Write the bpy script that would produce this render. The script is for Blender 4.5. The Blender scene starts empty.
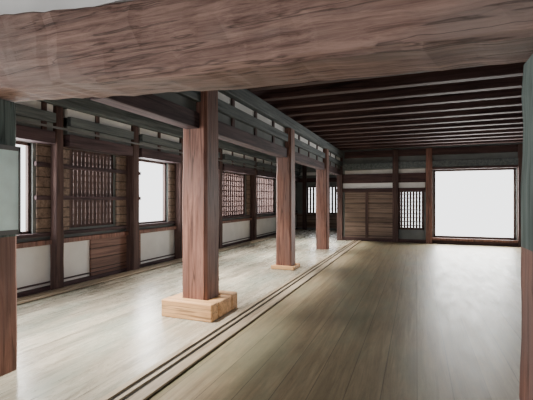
import bpy, bmesh, math, random
from mathutils import Vector
random.seed(4)
S=bpy.context.scene

# ---------------- materials ----------------
def wood(name,c1,c2,axis='Y',rough=0.6,fine=14,plank=None,seam=0.012,bump=0.25,spec=0.3,patch=None,lo=.36,hi=.62,seamv=.25,cracks=0,scuff=0):
    m=bpy.data.materials.new(name); m.use_nodes=True
    nt=m.node_tree; N=nt.nodes; L=nt.links
    b=N['Principled BSDF']; b.inputs['Roughness'].default_value=rough
    b.inputs['Specular IOR Level'].default_value=spec
    tc=N.new('ShaderNodeTexCoord'); mp=N.new('ShaderNodeMapping')
    sc={'X':(0.05,1,1),'Y':(1,0.05,1),'Z':(1,1,0.05)}[axis]
    mp.inputs['Scale'].default_value=[s*fine for s in sc]
    L.new(tc.outputs['Object'],mp.inputs['Vector'])
    n=N.new('ShaderNodeTexNoise'); n.inputs['Scale'].default_value=1; n.inputs['Detail'].default_value=9
    n.inputs['Roughness'].default_value=0.72; n.inputs['Distortion'].default_value=0.7
    L.new(mp.outputs[0],n.inputs['Vector'])
    cr=N.new('ShaderNodeValToRGB'); cr.color_ramp.elements[0].position=lo; cr.color_ramp.elements[1].position=hi
    cr.color_ramp.elements[0].color=(*c1,1); cr.color_ramp.elements[1].color=(*c2,1)
    L.new(n.outputs['Fac'],cr.inputs[0]); col=cr.outputs[0]
    mp5=N.new('ShaderNodeMapping'); mp5.inputs['Scale'].default_value=[1 if s==1 else .3 for s in sc]
    L.new(tc.outputs['Object'],mp5.inputs['Vector'])
    n2=N.new('ShaderNodeTexNoise'); n2.inputs['Scale'].default_value=1.6; n2.inputs['Detail'].default_value=6; n2.inputs['Roughness'].default_value=.65
    L.new(mp5.outputs[0],n2.inputs['Vector'])
    if patch:
        r2=N.new('ShaderNodeValToRGB'); r2.color_ramp.elements[0].position=0.46; r2.color_ramp.elements[1].position=0.6
        L.new(n2.outputs['Fac'],r2.inputs[0])
        ms=N.new('ShaderNodeMath'); ms.operation='MULTIPLY'; ms.inputs[1].default_value=.65; L.new(r2.outputs[0],ms.inputs[0])
        mx=N.new('ShaderNodeMix'); mx.data_type='RGBA'; L.new(ms.outputs[0],mx.inputs[0])
        L.new(col,mx.inputs[6]); mx.inputs[7].default_value=(*patch,1); col=mx.outputs[2]
    if cracks:
        mp2=N.new('ShaderNodeMapping'); mp2.inputs['Scale'].default_value=[(s if s<1 else 1)*cracks*(1 if s==1 else .9) for s in sc]
        L.new(tc.outputs['Object'],mp2.inputs['Vector'])
        n3=N.new('ShaderNodeTexNoise'); n3.inputs['Scale'].default_value=1; n3.inputs['Detail'].default_value=3; L.new(mp2.outputs[0],n3.inputs['Vector'])
        s1=N.new('ShaderNodeMath'); s1.operation='SUBTRACT'; s1.inputs[1].default_value=.5; L.new(n3.outputs['Fac'],s1.inputs[0])
        s2=N.new('ShaderNodeMath'); s2.operation='ABSOLUTE'; L.new(s1.outputs[0],s2.inputs[0])
        s3=N.new('ShaderNodeMapRange'); s3.inputs['From Max'].default_value=.02; s3.inputs['To Min'].default_value=.4; L.new(s2.outputs[0],s3.inputs['Value'])
        vc=N.new('ShaderNodeVectorMath'); vc.operation='SCALE'; L.new(col,vc.inputs[0]); L.new(s3.outputs[0],vc.inputs['Scale']); col=vc.outputs[0]
    if scuff:
        mp4=N.new('ShaderNodeMapping'); mp4.inputs['Scale'].default_value=[1 if s==1 else .25 for s in sc]
        L.new(tc.outputs['Object'],mp4.inputs['Vector'])
        n4=N.new('ShaderNodeTexNoise'); n4.inputs['Scale'].default_value=6; n4.inputs['Detail'].default_value=10; n4.inputs['Roughness'].default_value=.8; n4.inputs['Distortion'].default_value=.4
        L.new(mp4.outputs[0],n4.inputs['Vector'])
        s4=N.new('ShaderNodeMapRange'); s4.inputs['From Min'].default_value=.38; s4.inputs['From Max'].default_value=.62
        s4.inputs['To Min'].default_value=1-scuff; s4.inputs['To Max'].default_value=1+scuff*.6; L.new(n4.outputs['Fac'],s4.inputs['Value'])
        vs_=N.new('ShaderNodeVectorMath'); vs_.operation='SCALE'; L.new(col,vs_.inputs[0]); L.new(s4.outputs[0],vs_.inputs['Scale']); col=vs_.outputs[0]
        rr=N.new('ShaderNodeMapRange'); rr.inputs['From Min'].default_value=.35; rr.inputs['From Max'].default_value=.65
        rr.inputs['To Min'].default_value=rough-.05; rr.inputs['To Max'].default_value=rough+.08
        L.new(n4.outputs['Fac'],rr.inputs['Value']); L.new(rr.outputs[0],b.inputs['Roughness'])
    if plank:
        sx=N.new('ShaderNodeSeparateXYZ'); L.new(tc.outputs['Object'],sx.inputs[0])
        d=N.new('ShaderNodeMath'); d.operation='DIVIDE'; d.inputs[1].default_value=plank[1]
        L.new(sx.outputs[plank[0]],d.inputs[0])
        fr=N.new('ShaderNodeMath'); fr.operation='FRACT'; L.new(d.outputs[0],fr.inputs[0])
        fl=N.new('ShaderNodeMath'); fl.operation='FLOOR'; L.new(d.outputs[0],fl.inputs[0])
        wn=N.new('ShaderNodeTexWhiteNoise'); wn.noise_dimensions='1D'; L.new(fl.outputs[0],wn.inputs['W'])
        mr=N.new('ShaderNodeMapRange'); mr.inputs['To Min'].default_value=0.8; mr.inputs['To Max'].default_value=1.15
        L.new(wn.outputs['Value'],mr.inputs['Value'])
        gt=N.new('ShaderNodeMath'); gt.operation='GREATER_THAN'; gt.inputs[1].default_value=seam/plank[1]
        L.new(fr.outputs[0],gt.inputs[0])
        ga=N.new('ShaderNodeMapRange'); ga.inputs['To Min'].default_value=seamv; L.new(gt.outputs[0],ga.inputs['Value'])
        mu=N.new('ShaderNodeMath'); mu.operation='MULTIPLY'; L.new(mr.outputs[0],mu.inputs[0]); L.new(ga.outputs[0],mu.inputs[1])
        vm=N.new('ShaderNodeVectorMath'); vm.operation='SCALE'; L.new(col,vm.inputs[0]); L.new(mu.outputs[0],vm.inputs['Scale'])
        col=vm.outputs[0]
    L.new(col,b.inputs['Base Color'])
    bp=N.new('ShaderNodeBump'); bp.inputs['Strength'].default_value=bump; bp.inputs['Distance'].default_value=0.01
    L.new(n.outputs['Fac'],bp.inputs['Height']); L.new(bp.outputs[0],b.inputs['Normal'])
    return m
def plain(name,c,rough=0.8,var=0.15,scale=3,emit=0):
    m=bpy.data.materials.new(name); m.use_nodes=True
    nt=m.node_tree; N=nt.nodes; L=nt.links; b=N['Principled BSDF']; b.inputs['Roughness'].default_value=rough
    n=N.new('ShaderNodeTexNoise'); n.inputs['Scale'].default_value=scale; n.inputs['Detail'].default_value=5
    tc=N.new('ShaderNodeTexCoord'); L.new(tc.outputs['Object'],n.inputs['Vector'])
    cr=N.new('ShaderNodeValToRGB'); cr.color_ramp.elements[0].position=.3; cr.color_ramp.elements[1].position=.7
    cr.color_ramp.elements[0].color=(*[v*(1-var) for v in c],1); cr.color_ramp.elements[1].color=(*[min(1,v*(1+var)) for v in c],1)
    L.new(n.outputs['Fac'],cr.inputs[0]); L.new(cr.outputs[0],b.inputs['Base Color'])
    if emit:
        b.inputs['Emission Color'].default_value=(1,.97,.9,1); b.inputs['Emission Strength'].default_value=emit
    return m
M={}
M['floorR']=wood('floor_boards_olive',(.19,.145,.085),(.42,.33,.205),'Y',.42,16,plank=(0,.26),patch=(.25,.25,.165),lo=.3,hi=.7,seamv=.55,seam=.008,scuff=.2,spec=.4)
M['floorC']=wood('floor_boards_grey',(.18,.16,.12),(.46,.41,.33),'Y',.26,16,plank=(0,.3),bump=.12,spec=.8,patch=(.24,.27,.225),lo=.3,hi=.65,seamv=.5,seam=.01,scuff=.14)
M['sill']=wood('sill_wood',(.20,.15,.10),(.46,.38,.28),'Y',.4,16)
M['groove']=plain('groove_dark',(.012,.01,.009))
M['beam']=wood('hewn_beam_wood',(.09,.047,.038),(.29,.18,.145),'X',.8,24,patch=(.20,.155,.135),bump=.9,cracks=11)
M['post']=wood('post_wood',(.085,.034,.024),(.28,.135,.10),'Z',.6,20,patch=(.16,.10,.09),bump=.5,cracks=9)
M['postT']=wood('teal_post_wood',(.03,.05,.047),(.12,.15,.14),'Z',.7,18,cracks=9)  # teal-grey tone for near post shafts above a set height
M['block']=wood('block_wood',(.44,.22,.09),(.76,.45,.22),'X',.5,14,cracks=9)
M['darkX']=wood('dark_timber_x',(.018,.009,.010),(.085,.045,.042),'X',.75,14)
M['darkY']=wood('dark_timber_y',(.022,.013,.016),(.095,.058,.062),'Y',.75,14)
M['darkZ']=wood('dark_timber_z',(.028,.015,.015),(.11,.064,.056),'Z',.75,14)
M['ceil']=wood('ceiling_boards',(.018,.009,.010),(.075,.038,.034),'Y',.8,10,plank=(0,.3))
M['slate']=wood('weathered_timber',(.04,.05,.055),(.15,.17,.17),'Y',.75,14)
M['panel']=wood('wall_panel_boards',(.09,.06,.048),(.24,.17,.13),'X',.65,14,plank=(2,.17),seam=.02)
M['panelY']=wood('dado_boards',(.09,.045,.035),(.24,.13,.10),'Y',.6,14,plank=(2,.19),seam=.02)
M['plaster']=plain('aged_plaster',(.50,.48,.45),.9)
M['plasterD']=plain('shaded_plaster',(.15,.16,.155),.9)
M['white']=plain('white_plaster',(.72,.71,.69),.9,.12,1.5)
M['metal']=plain('grey_metal',(.12,.12,.12),.4)
M['fillGlow']=plain('added_fill_glow',(.9,.9,.85),.5,.05,emit=5)  # glowing face of the added fill fixtures
M['standIn']=plain('window_stand_in_pale',(.62,.78,.76),.6,.12,6)  # pale tone of the panel that stands in for a bright window

# ---------------- helpers ----------------
def addbox(bm,x0,x1,y0,y1,z0,z1,mi=0):
    vs=[bm.verts.new((x,y,z)) for x in (x0,x1) for y in (y0,y1) for z in (z0,z1)]
    for q in ((0,1,3,2),(4,6,7,5),(0,4,5,1),(2,3,7,6),(0,2,6,4),(1,5,7,3)):
        f=bm.faces.new([vs[i] for i in q]); f.material_index=mi
def mesh(name,boxes,bev=0.0,parent=None):
    mats=[]; bm=bmesh.new()
    for b in boxes:
        if b[6] not in mats: mats.append(b[6])
        addbox(bm,*b[:6],mats.index(b[6]))
    bmesh.ops.recalc_face_normals(bm,faces=bm.faces)
    me=bpy.data.meshes.new(name); bm.to_mesh(me); bm.free()
    for k in mats: me.materials.append(M[k])
    o=bpy.data.objects.new(name,me); S.collection.objects.link(o)
    if bev:
        md=o.modifiers.new('bevel','BEVEL'); md.width=bev; md.segments=2; md.limit_method='ANGLE'
    if parent: o.parent=parent
    return o
def empty(name):
    e=bpy.data.objects.new(name,None); S.collection.objects.link(e); return e

CZ=3.5; YB=14.5; YL=19.0; XL=-5.75; XR=4.2; YN=-4
# ---------------- floor ----------------
mesh('floor',[(-2.1,XR,YN,YB,-.1,0,'floorR'),(XL-.2,-2.1,YN,YL,-.1,0,'floorC')])
def sill(x,y0,y1,w=.30):
    b=[(x-w/2,x+w/2,y0,y1,0,.012,'groove')]
    for a,c in ((-.5,-.32),(-.16,-.04),(.12,.5)):
        b.append((x+a*w,x+c*w,y0,y1,.0,.03,'sill'))
    mesh('grooved_sill',b)
sill(-2.03,-2,YB-.2); sill(-5.42,-2,YL-.2,.26)

# ---------------- ceiling + joists ----------------
mesh('ceiling',[(XL,XR,YN,YL,CZ,CZ+.1,'ceil')])
j=[]; y=3.0
while y<YL-.3:
    j.append((XL+.02,XR-.02,y,y+.16,CZ-.2,CZ,'darkX')); y+=.68
mesh('ceiling_joists',j,.012)
for x in (-2.7,-5.58):
    mesh('ceiling_beam',[(x-.14,x+.14,2.7,(YB if x>-3 else YL)-.15,CZ-.43,CZ-.2,'slate')],.02)

# ---------------- transoms, one per bay ----------------
def transom(x,segs):
    for (a,c) in segs:
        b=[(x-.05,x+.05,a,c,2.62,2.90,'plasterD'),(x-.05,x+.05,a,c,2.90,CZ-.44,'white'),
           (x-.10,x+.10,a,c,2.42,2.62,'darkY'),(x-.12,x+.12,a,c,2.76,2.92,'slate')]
        y=a+.6
        while y<c-.2:
            b.append((x-.075,x+.075,y,y+.09,2.62,CZ-.44,'darkZ')); y+=.9
        mesh('transom_wall',b,.008)
transom(-2.7,[(2.7,4.3),(4.7,7.91),(8.29,11.51),(11.89,YB-.15)])
PL=[2.75,4.75,6.6,8.35,10.4,13.1,16.2]
transom(-5.6,[(a+.14,c-.14) for a,c in zip(PL,PL[1:]+[YL-.05])])

# ---------------- posts ----------------
def post(x,y,w,zt,mat='post',block=None,top=None):
    e=empty('wooden_post')
    h=w/2
    bm=bmesh.new(); n=14; rings=[]
    for i in range(n+1):
        z=zt*i/n; k=h*(1.04-.06*i/n)+random.uniform(-.004,.004)
        c=min(.035,h*.2)
        pts=[(-k+c,-k),(k-c,-k),(k,-k+c),(k,k-c),(k-c,k),(-k+c,k),(-k,k-c),(-k,-k+c)]
        rings.append([bm.verts.new((x+p[0],y+p[1],z)) for p in pts])
    for a,b in zip(rings,rings[1:]):
        for q in range(8):
            f=bm.faces.new((a[q],a[(q+1)%8],b[(q+1)%8],b[q]))
            if top and a[0].co.z>=top: f.material_index=1
    bm.faces.new(rings[-1]); bm.faces.new(rings[0][::-1])
    me=bpy.data.meshes.new('shaft'); bm.to_mesh(me); bm.free(); me.materials.append(M[mat]); me.materials.append(M['postT'])
    o=bpy.data.objects.new('shaft',me); S.collection.objects.link(o); o.parent=e
    if block:
        bw,bh=block
        mesh('base_block',[(x-bw,x+bw,y-bw,y-h*1.04,0,bh,'block'),(x-bw,x+bw,y+h*1.04,y+bw,0,bh,'block'),
              (x-bw,x-h*1.04,y-h,y+h,0,bh-.01,'block'),(x+h*1.04,x+bw,y-h,y+h,0,bh-.01,'block')],.015,e)
    return e
post(-2.7,4.5,.37,CZ-.44,block=(.37,.22))
for y in (8.1,11.7): post(-2.7,y,.34,CZ-.44,block=(.26,.08) if y<9 else None)
for y in PL: post(-5.63,y,.15 if y<5 else .2,CZ-.44,'darkZ')
post(-3.49,2.2,.38,2.36,top=1.05)
post(.70,2.2,.38,2.2,top=1.22)
XN=-3.27  # pale panel added on the post, standing in for the bright window beyond
mesh('window_stand_in',[(XN-.018,XN-.005,2.03,2.37,1.24,1.93,'standIn'),(XN-.018,XN,2.0,2.03,1.2,1.97,'metal'),(XN-.018,XN,2.37,2.39,1.2,1.97,'metal'),
   (XN-.018,XN,2.0,2.39,1.93,1.97,'metal'),(XN-.018,XN,2.0,2.39,1.2,1.24,'metal')])

# ---------------- big hewn beam ----------------
bm=bmesh.new(); prof=[(-4.6,2.42,3.02),(-3.6,2.38,2.97),(-2.96,2.36,2.93),(-2.1,2.31,2.83),(-1.2,2.265,2.76),(-.4,2.25,2.72),(.48,2.225,2.68),(1.2,2.2,2.64),(2.6,2.2,2.62)]
rings=[]
def lerp(x):
    for a,b in zip(prof,prof[1:]):
        if x<=b[0]:
            t=(x-a[0])/(b[0]-a[0]); return a[1]+(b[1]-a[1])*t,a[2]+(b[2]-a[2])*t
    return prof[-1][1:]
K=70
for i in range(K+1):
    x=-4.6+7.2*i/K; zb,zt=lerp(x); w=.014
    r=lambda: random.uniform(-w,w)*.5
    y0=2.0;y1=2.42;c=.03; zm=(zb+zt)/2
    pts=[(y0+c,zb),(y1-c,zb),(y1,zb+c),(y1+.02,zm),(y1,zt-c),(y1-c,zt),(y0+c,zt),(y0,zt-c),(y0-.03,zm+.1),(y0-.025,zm-.1),(y0,zb+c)]
    rings.append([bm.verts.new((x,p[0]+r(),p[1]+r())) for p in pts])
for a,b in zip(rings,rings[1:]):
    for q in range(len(a)): bm.faces.new((a[q],b[q],b[(q+1)%len(a)],a[(q+1)%len(a)]))
bm.faces.new(rings[0]); bm.faces.new(rings[-1][::-1]); bmesh.ops.recalc_face_normals(bm,faces=bm.faces)
me=bpy.data.meshes.new('hewn_lintel_beam'); bm.to_mesh(me); bm.free(); me.materials.append(M['beam'])
S.collection.objects.link(bpy.data.objects.new('hewn_lintel_beam',me))
mesh('wall_front',[(-4.6,2.6,2.14,2.26,2.9,CZ,'white'),(XL,-4.6,2.12,2.28,2.4,CZ,'white'),(2.6,XR,2.12,2.28,0,CZ,'plasterD')])

# ---------------- walls ----------------
def wallx(name,x0,x1,y,ops,mat,th=.2,z1=CZ):
    b=[];c=x0
    for (a,d,z0,zt) in ops:
        b.append((c,a,y,y+th,0,z1,mat)); b.append((a,d,y,y+th,0,z0,mat)); b.append((a,d,y,y+th,zt,z1,mat)); c=d
    b.append((c,x1,y,y+th,0,z1,mat)); return mesh(name,b)
opsL=[(.6,2.3,.95,2.42),(3.1,4.4,.95,2.42),(5.1,6.2,1.0,2.42),(6.95,8.0,.95,2.42),(8.7,10.1,.95,2.42),(10.8,12.7,.95,2.42),(13.5,15.8,.95,2.42)]
b=[]; c=YN
X0,X1=XL-.15,XL
for (a,d,z0,zt) in opsL+[(YL,YL,0,0)]:
    if a>c:
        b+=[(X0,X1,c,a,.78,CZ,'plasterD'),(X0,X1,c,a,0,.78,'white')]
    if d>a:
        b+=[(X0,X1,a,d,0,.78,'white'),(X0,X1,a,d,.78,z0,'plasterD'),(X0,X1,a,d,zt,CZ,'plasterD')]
    c=d
mesh('wall_left',b)
t=[(XL,XL+.06,2.3,YL,0,.07,'darkY'),(XL,XL+.05,2.3,YL,.12,.14,'darkY'),(XL,XL+.10,2.3,YL,.76,.84,'post'),(XL,XL+.07,2.3,YL,.9,.96,'darkY'),(XL,XL+.07,2.3,YL,2.42,2.62,'darkY'),
   (XL,XL+.06,4.42,6.94,1.5,1.57,'darkY'),(XL,XL+.06,4.42,6.94,2.05,2.12,'darkY'),
   (XL,XL+.045,5.55,6.95,.07,.76,'panelY')]
for (a,d) in ((4.45,5.08),(6.22,6.92),(8.02,8.68),(10.12,10.78),(12.72,13.48)):
    t.append((XL,XL+.03,a,d,.97,2.42,'panel'))
mesh('trim_1',t,.006)
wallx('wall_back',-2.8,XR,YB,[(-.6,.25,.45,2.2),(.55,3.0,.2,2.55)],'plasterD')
wallx('wall_back_corridor',XL,-2.8,YL,[(-5.2,-3.6,.8,2.2)],'plasterD')
mesh('wall_side_inner',[(-2.8,-2.6,YB+.2,YL,0,CZ,'plasterD')])
mesh('wall_right',[(XR,XR+.2,YN,YB,0,CZ,'plasterD')])
def lattice_y(name,x,y0,y1,z0,z1,step,mat='darkZ',hs=None,r=.015):
    b=[(x-.03,x+.03,y0,y1,z0,z0+.05,mat),(x-.03,x+.03,y0,y1,z1-.05,z1,mat),(x-.03,x+.03,y0,y0+.05,z0,z1,mat),(x-.03,x+.03,y1-.05,y1,z0,z1,mat)]
    y=y0+step
    while y<y1-.05: b.append((x-.02,x+.02,y-r,y+r,z0,z1,mat)); y+=step
    if hs:
        z=z0+hs
        while z<z1-.05: b.append((x-.015,x+.015,y0,y1,z-.012,z+.012,mat)); z+=hs
    mesh(name,b)
XW=XL-.07
lattice_y('window_1',XW,3.1,4.4,.95,2.42,.43)
lattice_y('window_2',XW,5.1,6.2,1.0,2.42,.09,r=.036,hs=.12)
lattice_y('window_3',XW,6.95,8.0,.95,2.42,2)
lattice_y('window_4',XW,8.7,10.1,.95,2.42,.2)
lattice_y('window_5',XW,10.8,12.7,.95,2.42,.15,hs=.17,r=.045)
lattice_y('window_6',XW,13.5,15.8,.95,2.42,.2,hs=.3,r=.05)
def lattice_x(name,y,x0,x1,z0,z1,step,mat='darkZ',hs=None,r=.025):
    b=[(x0,x1,y-.03,y+.03,z0,z0+.07,mat),(x0,x1,y-.03,y+.03,z1-.07,z1,mat),(x0,x0+.06,y-.03,y+.03,z0,z1,mat),(x1-.06,x1,y-.03,y+.03,z0,z1,mat)]
    x=x0+step
    while x<x1-.05: b.append((x-r,x+r,y-.02,y+.02,z0,z1,mat)); x+=step
    if hs:
        z=z0+hs
        while z<z1-.05: b.append((x0,x1,y-.012,y+.012,z-.015,z+.015,mat)); z+=hs
    mesh(name,b)
lattice_x('window_7',YB+.1,-.6,.25,.45,2.2,.1,hs=.14,r=.036)
lattice_x('window_8',YB+.1,.55,3.0,.2,2.55,3)
lattice_x('window_9',YL+.1,-5.2,-3.6,.8,2.2,.16,hs=.25,r=.05)
b=[(-2.5,-.8,YB-.03,YB-.001,.12,1.78,'panel'),(-2.8,.28,YB-.02,YB,1.93,2.12,'white'),(-2.5,.28,YB-.02,YB,2.45,2.6,'plaster'),
   (-2.8,XR,YB-.08,YB,0,.12,'darkX'),(-2.8,.28,YB-.09,YB-.02,1.78,1.93,'darkX'),(-2.8,XR,YB-.1,YB-.02,2.64,2.85,'slate'),(-2.8,.3,YB-.07,YB-.021,2.12,2.45,'darkX'),
   (.5,3.1,YB-.08,YB,2.55,2.62,'darkX'),(.5,3.1,YB-.1,YB,.12,.2,'post'),(-2.5,XR,YB-.09,YB,3.05,3.28,'darkX')]
for x in (-2.78,-.8,.3,3.03): b.append((x,x+.2,YB-.12,YB-.021,0,CZ-.2,'post' if 0<x<1 else 'darkZ'))
for x in (-1.75,): b.append((x,x+.1,YB-.05,YB-.02,.1,1.8,'darkZ'))
mesh('trim_2',b,.006)
b=[(XL,-2.8,YL-.03,YL,.1,.8,'panel'),(XL,-2.8,YL-.06,YL,2.4,2.6,'darkX'),(XL,-2.8,YL-.03,YL,2.75,2.9,'white')]
for x in (-5.4,-3.5): b.append((x,x+.2,YL-.12,YL-.03,0,CZ-.2,'darkZ'))
mesh('trim_3',b)
mesh('electrical_conduit',[(-5.46,-5.43,3,YL-.5,2.66,2.69,'metal')])

# ---------------- lamps ----------------
def area(name,loc,rot,sx,sy,e,col=(1,1,1),spread=180):
    l=bpy.data.lights.new(name,'AREA'); l.shape='RECTANGLE'; l.size=sx; l.size_y=sy; l.energy=e; l.color=col; l.spread=math.radians(spread)
    o=bpy.data.objects.new(name,l); o.location=loc; o.rotation_euler=rot; S.collection.objects.link(o); return o
for (y0,y1,z0,z1) in opsL:
    area('window_daylight',(XL-.5,(y0+y1)/2,(z0+z1)/2+.1),(0,-math.pi/2,0),z1-z0+.3,y1-y0+.3,150*(y1-y0),(1,.995,.97))
area('window_daylight',(1.8,YB+.5,1.4),(-math.pi/2,0,0),2.5,2.2,400,(1,.99,.95))
area('window_daylight',(-4.4,YL+.5,1.5),(-math.pi/2,0,0),1.6,1.4,70,(.97,.99,1))
for y in (3.4,6.4,9.8,13):  # invented ceiling fixtures, added to brighten the floor strip below
    mesh('added_fill_lamp',[(-3.35,-3.15,y-.45,y+.45,CZ-.30,CZ-.2,'metal'),(-3.33,-3.17,y-.43,y+.43,CZ-.31,CZ-.30,'fillGlow')])
    area('added_fill_light',(-3.25,y,CZ-.32),(0,0,0),.16,.86,100,(1,.94,.84),75)

# ---------------- world ----------------
w=bpy.data.worlds.new('sky'); S.world=w; w.use_nodes=True
bg=w.node_tree.nodes['Background']; bg.inputs[0].default_value=(.98,.99,1,1); bg.inputs[1].default_value=3.2

# ---------------- camera ----------------
cd=bpy.data.cameras.new('camera'); cd.sensor_width=36; cd.lens=385/533*36; cd.clip_start=.05
c=bpy.data.objects.new('camera',cd); S.collection.objects.link(c); c.location=(0,0,1.5)
c.rotation_euler=(math.pi/2,0,math.radians(21.3)); S.camera=c
